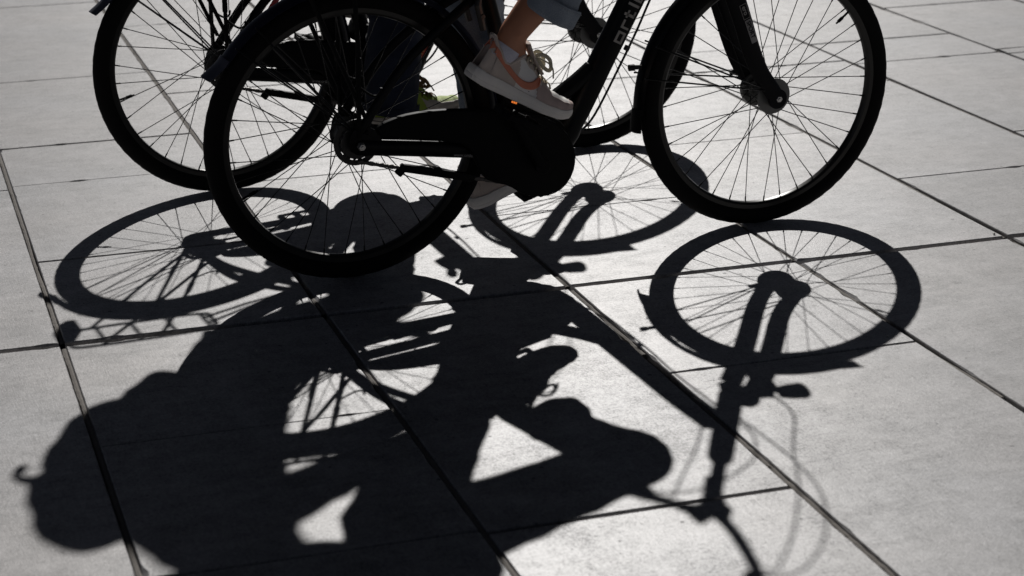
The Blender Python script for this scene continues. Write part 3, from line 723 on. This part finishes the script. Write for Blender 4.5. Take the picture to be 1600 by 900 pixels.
# ---------------------------------------------------------------- shoes
# shoe space: x heel(0) -> toe(.285), y sideways, z up from the ground under the sole
SW = [(0, .022), (.012, .031), (.04, .037), (.09, .036), (.14, .039), (.19, .049), (.225, .049), (.255, .041), (.273, .027), (.283, .008)]
def halfw(x): return interp(SW, x)
def top(x):       # height of the upper above the sole top
    return interp([(0, .072), (.012, .087), (.03, .086), (.065, .069), (.10, .082), (.13, .072), (.175, .046), (.215, .033), (.25, .027), (.275, .017), (.283, .004)], x)
def solez(x): return interp([(0, .034), (.05, .033), (.15, .028), (.22, .025), (.285, .026)], x)
def zex(x): return interp([(.095, .45), (.13, .72)], x)
def spring(x): return interp([(0, .003), (.03, 0), (.19, 0), (.24, .004), (.283, .014)], x)
def make_shoe(parent, kind, mx):
    side = -1                                # outward side of a right shoe
    parts = []
    # upper
    bm = bmesh.new(); NX, NK = 110, 48; rings = []; info = {}
    for i in range(NX+1):
        x = .002+.279*(i/NX); w_ = halfw(x)-.003; h = top(x); z0 = solez(x)+spring(x)-.004; ring = []
        for k in range(NK+1):
            a = pi*k/NK; c, s_ = cos(a), sin(a)
            ex = .80 if x > .1 else .62
            y = w_*math.copysign(abs(c)**ex, c); z = z0+h*(s_**zex(x))
            taper = 1-.30*(z-z0)/max(h, .01)*(1 if x < .16 else .5)
            v = bm.verts.new(V(x+(.010*(z-z0)/.07 if x < .03 else 0), y*taper, z)); ring.append(v)
        rings.append(ring)
    mats = [M_white, M_beige, M_taupe, M_coral] if kind == 'A' else [M_lime, M_lime, M_limesole, M_brownlace]
    for i in range(NX):
        for k in range(NK):
            f = bm.faces.new((rings[i][k], rings[i+1][k], rings[i+1][k+1], rings[i][k+1]))
            c = f.calc_center_median(); x = c.x; t = abs(k+.5-NK/2)/(NK/2)   # t: 1 at the sole, 0 on the ridge
            m = 0
            if x < .105-.028*(1-t) and t > .12: m = 1                        # heel quarter
            if x < .030+.014*(1-t) and t < .72: m = 3                        # heel tab
            if x > .155+.030*t-.02*(t > .55) and t > .34+(.0 if x < .235 else -1): m = 2   # foxing round the toe
            if x > .205 and t < .50 and x < .262: m = 0                      # toe box
            if .105 < x < .200 and .16 < t < .44: m = 1                      # eye stay
            if .10 < x < .20 and t <= .16: m = 1
            f.material_index = m
    bmesh.ops.delete(bm, geom=[f for f in bm.faces if ((f.calc_center_median().x-.057)/.046)**2+(f.calc_center_median().y/.0235)**2 < 1 and f.calc_center_median().z > .06], context='FACES')
    bmesh.ops.recalc_face_normals(bm, faces=bm.faces); bm.normal_update()
    up = {}
    for f in bm.faces:
        if f.material_index in (1, 2, 3):
            for v in f.verts: up[v] = up.get(v, 0)+1
    for v, n in up.items():
        if n == 4: v.co += v.normal*.0013
    shoe = obj('shoe', bm, mats, parent, sharp=180); sm = shoe.modifiers.new('thick', 'SOLIDIFY'); sm.thickness = .002; sm.offset = -1
    # sole
    bm = bmesh.new(); N = 64; loops = []
    def foot(e, z, sx=1.0):
        r = []
        for i in range(N):
            t = i/N
            if t < .5: x = .283*(1-cos(pi*t*2))/2; sgn = 1
            else: x = .283*(1-cos(pi*(t-.5)*2+pi))/2; x = .283*(1+cos(pi*(t-.5)*2))/2; sgn = -1
            w_ = halfw(x)+e if 0 < x < .283 else 0
            if t == 0 or t == .5: w_ = 0
            xx = x+(e*1.2 if x > .26 else (-e*1.2 if x < .02 else 0))
            zz = z(x)
            r.append(bm.verts.new(V(xx, sgn*w_, zz)))
        return r
    L = [foot(-.003, lambda x: spring(x)+.0), foot(.0015, lambda x: spring(x)+.002), foot(.0030, lambda x: spring(x)+.010), foot(.0030, lambda x: spring(x)+.0115),
         foot(.0022, lambda x: spring(x)+.012), foot(.0030, lambda x: spring(x)+.0135), foot(.0022, lambda x: spring(x)+solez(x)-.006), foot(.0005, lambda x: spring(x)+solez(x)-.001), foot(-.004, lambda x: spring(x)+solez(x))]
    for A, B in zip(L, L[1:]):
        for i in range(N): bm.faces.new((A[i], A[(i+1) % N], B[(i+1) % N], B[i]))
    bm.faces.new(L[0][::-1]); bm.faces.new(L[-1]); bmesh.ops.recalc_face_normals(bm, faces=bm.faces)
    obj('sole', bm, M_sole if kind == 'A' else M_limesole, shoe, sharp=50)
    # collar ring, tongue, laces
    bm = bmesh.new(); pts = []
    for i in range(28):
        t = 2*pi*i/28; x = .058+.050*cos(t); y = .0265*sin(t); 
        w_ = halfw(x)-.003; hh = top(x); z0 = solez(x)+spring(x)-.004; z = z0+hh; best = 9
        for kk in range(60):
            aa = pi/2*kk/59; zz = z0+hh*(sin(aa)**zex(x)); yy = w_*(cos(aa)**(.80 if x > .1 else .62))*(1-.30*(zz-z0)/hh*(1 if x < .16 else .5))
            if abs(yy-abs(y)) < best: best = abs(yy-abs(y)); z = zz
        pts.append(V(x, y, z))
    tube(bm, pts, .0048, 10, closed=True); obj('collar', bm, M_beige if kind == 'A' else M_lime, shoe)
    bm = bmesh.new(); tg = smooth_path([V(.165, 0, .084), V(.135, 0, .103), V(.112, 0, .122), V(.098, 0, .135)], 5)
    tube(bm, tg, [.017]*len(tg), 14, sq=(.28, 1.25)); obj('tongue', bm, M_beige if kind == 'A' else M_lime, shoe)
    ML = M_lace if kind == 'A' else M_brownlace
    bm = bmesh.new()
    for i in range(6):
        x = .118+.0145*i; z = solez(x)+top(x)*1.0
        for s in (-1, 1):
            dx = .008*s
            tube(bm, smooth_path([V(x-dx, -.021, z-.008), V(x-dx*.4, -.010, z+.0015), V(x+dx*.4, .010, z+.0015), V(x+dx, .021, z-.008)], 4), .0026, 8, sq=(.6, 1.2))
    obj('laces', bm, ML, shoe)
    bm = bmesh.new(); kx, kz = .122, .104
    for s in (-1, 1):
        tube(bm, smooth_path([V(kx, 0, kz), V(kx+.018, s*.016, kz+.020), V(kx+.040, s*.022, kz+.017), V(kx+.054, s*.020, kz-.004), V(kx+.040, s*.016, kz-.006), V(kx+.015, s*.010, kz+.006), V(kx, 0, kz)], 5), .0032, 8, sq=(1.5, .55))
        tube(bm, smooth_path([V(kx, 0, kz), V(kx+.018, s*.012, kz+.010), V(kx+.048, s*.030, kz+.006), V(kx+.064, s*.034, kz-.018)], 5), .0020, 8)
    ell(bm, (kx, 0, kz), (.008, .009, .006)); obj('lace_bow', bm, ML, shoe)
    if kind == 'A':
        # the curved coral mark on both flanks, wrapped on the surface
        def surf(x, z, s):
            w_ = halfw(x)-.003; h = top(x); z0 = solez(x)+spring(x)-.004; q = min(max((z-z0)/h, 0), .995)
            sn = q**(1/zex(x)); c = sqrt(max(0, 1-sn*sn)); ex = .80 if x > .1 else .62
            y = w_*(c**ex)*(1-.30*q*(1 if x < .16 else .5)); return V(x, s*(y+.0024), z)
        up_ = [(.022, .098), (.055, .079), (.090, .060), (.118, .0525), (.138, .0560), (.152, .0690), (.157, .079)]
        lo_ = [(.022, .082), (.055, .064), (.090, .047), (.120, .0365), (.145, .0400), (.160, .0520), (.163, .070)]
        U = smooth_path([V(a, 0, b) for a, b in up_], 6); Lo = smooth_path([V(a, 0, b) for a, b in lo_], 6)
        for s in (-1, 1):
            bm = bmesh.new(); prev = None
            for a, b in zip(U, Lo):
                row = []
                for k in range(6): q = a.lerp(b, k/5); row.append(bm.verts.new(surf(q.x, q.z, s)))
                if prev:
                    for k in range(5): bm.faces.new((prev[k], prev[k+1], row[k+1], row[k]))
                prev = row
            bmesh.ops.recalc_face_normals(bm, faces=bm.faces)
            o = obj('side_mark', bm, M_coral, shoe); md = o.modifiers.new('t', 'SOLIDIFY'); md.thickness = .0025; md.offset = 0
            bm = bmesh.new()
            for px, pz in ((.112, .0445), (.142, .0345)):
                p = surf(px, pz+.0, s); cyl(bm, p-V(0, s*.0006, 0), .0011, .001, seg=8)
            obj('vent_hole', bm, M_matte, shoe)
            bm = bmesh.new(); tube(bm, smooth_path([surf(.012, .086, s)+V(.0, s*.002, 0), surf(.017, .080, s)+V(0, s*.002, 0), surf(.026, .082, s)+V(0, s*.002, 0)], 5), .0008, 6); obj('heel_mark', bm, M_sock, shoe)
        bm = bmesh.new(); pts = [V(.058, 0, .070), V(.056, 0, .090), V(.058, 0, .107)]
        tube(bm, smooth_path(pts, 4), [.036]*6+[.0355, .035, .0345], 24, sq=(1.05, .84)); obj('sock', bm, M_sock, shoe)
    return shoe
def place_shoe(shoe, heel, ang, yaw=0):
    """heel-bottom position and pitch (degrees, toe up positive)"""
    shoe.location = heel; shoe.rotation_euler = (0, -radians(ang), radians(yaw))

# ---------------------------------------------------------------- people
def wr(p, a=.006, f=9., g=26.):
    def d(co, n):
        q = Vector((co.x*f*.55, co.y*f*.8, co.z*f*1.5)); k = noise.noise(q+Vector((3.1, 7.7, 1.3)))
        k2 = noise.noise(Vector((co.x*g*.6, co.y*g, co.z*g*1.6))); r = (1-abs(k))**3
        return a*(r-.5)+a*.35*k2
    return d
def arm_hand(bm, hand, elbow, shoulder, s, r=1.0):
    """bare arm ending in a five finger hand curled round the grip at `hand`"""
    caps(bm, shoulder, .048*r, elbow, .038*r); caps(bm, elbow, .037*r, hand+V(-.055, 0, .045), .025*r)
    wrist = hand+V(-.055, 0, .045); gd = V(.107, -s*.062, .018).normalized()    # along the grip
    palm = hand+V(-.012, 0, .024)
    caps(bm, wrist, .024, palm, .024)
    for t in (-.028, .0, .028): caps(bm, wrist+gd*t*.5, .016, palm+gd*t+V(.010, 0, -.002), .0145)
    fw = gd.cross(V(0, 0, 1)).normalized()*(s)       # outward-front of the bar
    if fw.x < 0: fw = -fw
    lens = (.9, 1.0, .96, .80)
    for j, t in enumerate((.034, .012, -.011, -.033)):
        b = hand+gd*t; L = lens[j]; rf = (.0088, .0092, .0088, .0078)[j]
        p0 = b+fw*.012+V(0, 0, .026); p1 = b+fw*.032*L+V(0, 0, .008); p2 = b+fw*.026*L+V(0, 0, -.018); p3 = b+fw*.006+V(0, 0, -.026)
        caps(bm, p0, rf*1.1, p1, rf); caps(bm, p1, rf, p2, rf*.92); caps(bm, p2, rf*.92, p3, rf*.8)
    b = hand+gd*.048                                  # thumb from the side of the palm, under the grip
    caps(bm, hand+gd*.02+V(-.028, 0, .020), .012, b+V(-.020, 0, -.002)-fw*.008, .0105); caps(bm, b+V(-.020, 0, -.002)-fw*.008, .0105, b+fw*.012+V(0, 0, -.022), .0085)
def head_shape(bm, c, sc=1.0):
    c = Vector(c)
    ell(bm, c+V(-.012, 0, .018)*sc, (.098*sc, .076*sc, .095*sc)); ell(bm, c+V(.022, 0, -.045)*sc, (.066*sc, .056*sc, .070*sc))
    ell(bm, c+V(.062, 0, -.088)*sc, (.024*sc, .026*sc, .018*sc)); ell(bm, c+V(.066, 0, .030)*sc, (.022*sc, .055*sc, .020*sc))
    caps(bm, c+V(.082, 0, .010)*sc, .009*sc, c+V(.106, 0, -.026)*sc, .013*sc); ell(bm, c+V(.094, .011, -.030)*sc, (.010, .008, .008)); ell(bm, c+V(.094, -.011, -.030)*sc, (.010, .008, .008))
    for s in (-1, 1):
        ell(bm, c+V(-.005, s*.078, -.006)*sc, (.020*sc, .010*sc, .032*sc), Matrix.Rotation(.2, 3, 'Y')); ell(bm, c+V(.066, s*.036, -.022)*sc, (.022*sc, .022*sc, .020*sc))
    caps(bm, c+V(.082, -.018, -.056)*sc, .009*sc, c+V(.082, .018, -.056)*sc, .009*sc)
def make_person(name, cfg, transform, label):
    root = empty(name); root.location, root.rotation_euler = transform
    tag(root, label, 'person', 'cyclists riding side by side')
    b = bmesh.new(); hip = cfg['hip']; chest = cfg['chest']; neck = cfg['neck']; head = cfg['head']
    ell(b, hip, (.10, .135, .10)); caps(b, hip+V(0, 0, .02), .115, hip.lerp(chest, .5), .105)
    for s in (-1, 1): caps(b, hip.lerp(chest, .45)+V(0, s*.045, 0), .095, chest+V(0, s*.070, 0), .095); caps(b, chest+V(0, s*.07, .02), .07, V(*cfg['sh'][s]), .055)
    caps(b, chest+V(0, 0, .06), .075, neck, .055); caps(b, neck, .053, head+V(-.005, 0, -.05), .050); head_shape(b, head)
    for s in (-1, 1):
        L = cfg['leg'][s]; arm_hand(b, V(*cfg['hand'][s]), V(*cfg['el'][s]), V(*cfg['sh'][s]), s)
        hp, kn, an, heel, ang = V(*L['hip']), V(*L['knee']), V(*L['ankle']), V(*L['heel']), radians(L['ang'])
        caps(b, hp, .080, kn, .054); cf = kn.lerp(an, .32)+(kn-an).normalized().cross(V(0, 1, 0))*(.018 if True else 0)
        bk = (an-kn).normalized().cross(V(0, 1, 0)); bk = bk if bk.x < 0 else -bk
        caps(b, kn, .052, kn.lerp(an, .32)+bk*.014, .053); caps(b, kn.lerp(an, .32)+bk*.014, .053, an, .0335); caps(b, kn.lerp(an, .55), .036, an, .033)
        ft = heel+V(cos(ang)*.19-sin(ang)*.042, 0, sin(ang)*.19+cos(ang)*.042); hl = heel+V(cos(ang)*.05-sin(ang)*.055, 0, sin(ang)*.05+cos(ang)*.055)
        caps(b, an, .033, hl, .025); caps(b, hl, .022, ft, .016); md = heel+V(cos(ang)*.115-sin(ang)*.066, 0, sin(ang)*.115+cos(ang)*.066); caps(b, an, .029, md, .018); caps(b, md, .018, ft, .016)
        ell(b, an+V(0, -.026, .0), (.012, .010, .012)); ell(b, an+V(0, .026, .0), (.012, .010, .012))
    b = remesh(b, .0055, 5); obj('body', b, M_skin, root, sharp=180)
    for s in (-1, 1):
        bm = bmesh.new(); e = head+V(.0795, s*.031, .006); ell(bm, e, (.011, .012, .010), seg=16); o = obj('eye', bm, M_eye, root)
        bm = bmesh.new(); ell(bm, e+V(.0085, 0, 0), (.004, .0055, .0055), seg=12); obj('iris', bm, M_iris, o)
    bm = bmesh.new(); caps(bm, head+V(.0885, -.017, -.056), .0055, head+V(.0885, .017, -.056), .0055); obj('mouth', bm, M_lip, root)
    # hair
    b = bmesh.new(); ell(b, head+V(-.024, 0, .030), (.102, .087, .093))
    if cfg['hair'] == 'long':
        for s in (-1, 0, 1): caps(b, head+V(-.07, s*.035, .0), .05, neck+V(-.075, s*.045, -.06), .032)
    b = remesh(b, .006, 2, lambda co, n: .006*noise.noise(Vector((co.x*8, co.y*60, co.z*12))))
    bmesh.ops.bisect_plane(b, geom=b.verts[:]+b.edges[:]+b.faces[:], plane_co=head+V(.048, 0, .035), plane_no=V(1, 0, -.55), clear_outer=True)
    obj('hair', b, cfg['hairm'], root, sharp=180)
    # jeans
    b = bmesh.new(); ell(b, hip+V(0, 0, -.005), (.137 if cfg['k'] == 'A' else .105, .168 if cfg['k'] == 'A' else .148, .115))
    if cfg['k'] == 'A': ell(b, hip+V(-.02, 0, -.045), (.12, .17, .10))
    for s in (-1, 1):
        L = cfg['leg'][s]; hp, kn, an = V(*L['hip']), V(*L['knee']), V(*L['ankle']); d = (an-kn).normalized()
        j = L['jr']; caps(b, hip+V(0, s*.05, 0), .11 if cfg['k'] == 'A' else .098, hp, .10 if cfg['k'] == 'A' else .092); caps(b, hp, j[0], kn, j[1]); caps(b, kn, j[1], kn.lerp(an, .45), j[2]); caps(b, kn.lerp(an, .45), j[2], V(*L['hem'])+V(*L['cd'])*.05 if 'hem' in L else kn.lerp(an, L['cut'])+d*.05+V(*L.get('sh', (0, 0, 0))), j[3])
    if cfg['k'] == 'A': ell(b, V(.185, 0, .965), (.075, .15, .075))
    b = remesh(b, .0075, 4, wr(None, .007 if cfg['k'] == 'A' else .008))
    for s in (-1, 1):
        L = cfg['leg'][s]; kn, an = V(*L['knee']), V(*L['ankle']); d = (an-kn).normalized(); co = kn.lerp(an, L['cut'])
        if 'hem' in L: d = V(*L['cd']); co = V(*L['hem'])
        other = [v for v in b.verts if v.co.y*s > 0.005 and (v.co-kn).dot(d) > 0]
        vs = set(other); gm = list(vs)+[e for e in b.edges if e.verts[0] in vs and e.verts[1] in vs]+[f for f in b.faces if all(v in vs for v in f.verts)]
        bmesh.ops.bisect_plane(b, geom=gm, plane_co=co, plane_no=d, clear_outer=True)
    jeans = obj('jeans', b, cfg['denim'], root, sharp=180)
    for s in (-1, 1):
        L = cfg['leg'][s]; kn, an = V(*L['knee']), V(*L['ankle']); d = (an-kn).normalized(); co = kn.lerp(an, L['cut'])+V(*L.get('sh', (0, 0, 0)))*.7
        if 'hem' in L: d = V(*L['cd']); co = V(*L['hem'])
        a1, b1 = frame_of(d); bm = bmesh.new(); r0 = L['jr'][3]+.004; rings = []
        prof = [(-.040, r0+.001), (-.040, r0+.0042), (-.036, r0+.0062), (-.020, r0+.0064), (-.004, r0+.0072), (.004, r0+.0066), (.008, r0+.003), (.007, r0-.001), (.000, r0-.0022), (-.030, r0-.003)]
        if cfg['k'] == 'B': prof = [(-.012, r0+.001), (-.012, r0+.002), (.004, r0+.0028), (.008, r0+.002), (.008, r0-.002), (-.012, r0-.003)]
        n = 72
        for t, r in prof:
            ring = []
            for k in range(n):
                an_ = 2*pi*k/n; rr = r*(1+.035*sin(3*an_+1)+.02*sin(7*an_))+.0009*noise.noise(Vector((an_*9, t*90, s)))
                ring.append(bm.verts.new(co+d*(t+.004*sin(an_*2+s))+a1*rr*cos(an_)+b1*rr*.93*sin(an_)))
            rings.append(ring)
        for A, B in zip(rings, rings[1:]):
            for k in range(n): bm.faces.new((A[k], A[(k+1) % n], B[(k+1) % n], B[k]))
        bmesh.ops.recalc_face_normals(bm, faces=bm.faces)
        cu = obj('cuff', bm, cfg['denim'], jeans, sharp=60)
        if cfg['k'] == 'A':
            for tt in (-.034, .001):
                bm = bmesh.new()
                for k in range(60):
                    a0 = 2*pi*k/60; a2 = a0+.055
                    def pt(an_): rr = (r0+.0072)*(1+.035*sin(3*an_+1)+.02*sin(7*an_)); return co+d*(tt+.004*sin(an_*2+s))+a1*rr*cos(an_)+b1*rr*.93*sin(an_)
                    tube(bm, [pt(a0), pt(a2)], .0008, 5)
                obj('stitching', bm, M_stitch, cu)
    # jacket
    b = bmesh.new(); ell(b, hip+V(0, 0, .06), (.140 if cfg['k'] == 'A' else .115, .172 if cfg['k'] == 'A' else .155, .10)); caps(b, hip+V(0, 0, .05), .135, hip.lerp(chest, .5), .122)
    for s in (-1, 1):
        caps(b, hip.lerp(chest, .3)+V(0, s*.05, 0), .108, chest+V(0, s*.075, 0), .108); caps(b, chest+V(0, s*.075, .025), .085, V(*cfg['sh'][s]), .070)
        sh, el, ha = V(*cfg['sh'][s]), V(*cfg['el'][s]), V(*cfg['hand'][s])+V(-.055, 0, .045); ra = .052 if cfg['k'] == 'A' else .055; caps(b, sh, .068, el, ra); caps(b, el, ra, el.lerp(ha, .92), .038)
    caps(b, chest+V(0, 0, .07), .085, neck+V(0, 0, -.005), .066)
    if cfg['k'] == 'A': ell(b, V(.055, 0, 1.087), (.11, .10, .075))
    if cfg['k'] == 'B':
        ell(b, neck+V(-.085, 0, -.03), (.09, .13, .085)); ell(b, neck+V(-.04, 0, .06), (.06, .085, .05))
    b = remesh(b, .009, 4, wr(None, .008)); obj('jacket', b, cfg['coat'], root, sharp=180)
    # shoes
    for s in (-1, 1):
        L = cfg['leg'][s]; sh = make_shoe(root, cfg['k'], s); place_shoe(sh, V(*L['heel']), L['ang'], L.get('yaw', 0))
    return root

cfgA = dict(k='A', hip=V(.235, 0, 1.045), chest=V(.29, 0, 1.36), neck=V(.285, 0, 1.50), head=V(.325, 0, 1.625), hair='long', hairm=M_hairA, denim=M_denimA, coat=M_coatA,
  sh={-1: (.265, -.165, 1.43), 1: (.265, .165, 1.43)}, el={-1: (.42, -.25, 1.22), 1: (.42, .25, 1.22)}, hand={-1: (.668, -.286, 1.155), 1: (.668, .286, 1.155)},
  leg={-1: dict(hip=(.19, -.085, 1.0), knee=(.625, -.090, .855), ankle=(.360, -.130, .610), heel=(.243, -.135, .513), ang=-28, jr=(.100, .074, .062, .062), cut=.79, hem=(.444, -.130, .648), cd=(-.53, 0, -.848)),
       1: dict(hip=(.245, .085, 1.0), knee=(.352, .115, .665), ankle=(.412, .135, .215), heel=(.362, .135, .085), ang=20, jr=(.092, .074, .068, .062), cut=.80, yaw=4)})
person = make_person('person', cfgA, ((0, 0, 0), A_ROT), 'cyclist nearest the camera in rolled light blue jeans and pale sneakers with coral side marks')
cfgB = dict(k='B', hip=V(.245, 0, 1.04), chest=V(.25, 0, 1.40), neck=V(.305, 0, 1.57), head=V(.385, 0, 1.715), hair='short', hairm=M_hairB, denim=M_denimB, coat=M_coatB,
  sh={-1: (.27, -.185, 1.46), 1: (.27, .185, 1.46)}, el={-1: (.46, -.26, 1.278), 1: (.46, .26, 1.285)}, hand={-1: (.668, -.286, 1.155), 1: (.668, .286, 1.155)},
  leg={-1: dict(hip=(.235, -.09, 1.0), knee=(.485, -.125, .735), ankle=(.448, -.135, .290), heel=(.378, -.138, .172), ang=3, jr=(.094, .082, .078, .076), cut=1.15),
       1: dict(hip=(.240, .085, 1.01), knee=(.615, .12, .88), ankle=(.315, .135, .575), heel=(.225, .135, .475), ang=-12, jr=(.094, .080, .076, .072), cut=.95)})
personB = make_person('person', cfgB, (B_LOC, B_ROT), 'cyclist behind the near bike in dark navy jeans and lime green running shoes')

# backpack worn by the far rider
b = bmesh.new()
q = Matrix.Rotation(radians(-6), 3, 'Y')
box(b, (.05, 0, 1.325), (.19, .27, .36), q, .05); box(b, (-.035, 0, 1.27), (.07, .20, .19), q, .03); box(b, (.10, 0, 1.12), (.12, .22, .14), Matrix.Rotation(radians(-25), 3, 'Y'), .03); caps(b, V(-.035, 0, 1.38), .062, V(-.104, 0, 1.337), .016); ell(b, (.04, 0, 1.49), (.09, .125, .05))
b = remesh(b, .009, 5, wr(None, .008))
pk = obj('backpack', b, M_pack, None, sharp=180); pk.location = B_LOC; pk.rotation_euler = B_ROT
tag(pk, 'full dark backpack worn by the rider of the far bike', 'backpack')
bm = bmesh.new(); tube(bm, smooth_path([V(-.100, .0, 1.335), V(-.124, .0, 1.326), V(-.138, .0, 1.308), V(-.137, -.0, 1.290), V(-.128, -.0, 1.284)], 5), .0115, 10, sq=(.8, 1.3)); obj('hanging_strap', bm, M_pack, pk)
for s in (-1, 1):
    bm = bmesh.new(); tube(bm, smooth_path([V(.09, s*.08, 1.50), V(.22, s*.095, 1.555), V(.345, s*.10, 1.46), V(.345, s*.12, 1.32), V(.22, s*.15, 1.20), V(.08, s*.12, 1.19)], 6), .022, 10, sq=(.35, 1)); obj('shoulder_strap', bm, M_pack, pk)

rkB = kid(bikeB, 'rear_rack')[0]
for c, sz in (((.062, -.086, .455), (.022, .008, .034)), ((.135, -.078, .535), (.016, .008, .05))):
    bm = bmesh.new(); box(bm, c, sz, Matrix.Rotation(.6, 3, 'Y'), .003); obj('reflector', bm, M_redlens, rkB)
M_peb = mat('pale_pebble', (.5, .48, .45), .8, bump=.5, bscale=200); M_leaf = mat('dry_leaf', (.13, .09, .05), .8)
rnd = random.Random(5)
for k, (x, y, z) in enumerate(((-1.10, 1.72, .005), (1.62, -.35, .003), (-.36, -.42, .0025), (2.35, 1.3, .003), (.95, -.9, .0025))):
    bm = bmesh.new(); bmesh.ops.create_icosphere(bm, subdivisions=2, radius=1)
    for v in bm.verts: v.co = Vector((v.co.x*z*1.5, v.co.y*z*1.1, v.co.z*z*.8))*(1+.3*noise.noise(v.co*2+Vector((k, 0, 0))))
    o = obj('pebble', bm, M_peb); o.location = (x, y, z*.7); o.rotation_euler = (0, 0, k)
    tag(o, 'tiny pale pebble lying loose on the grey paving', 'pebble', 'tiny pebbles on the paving')
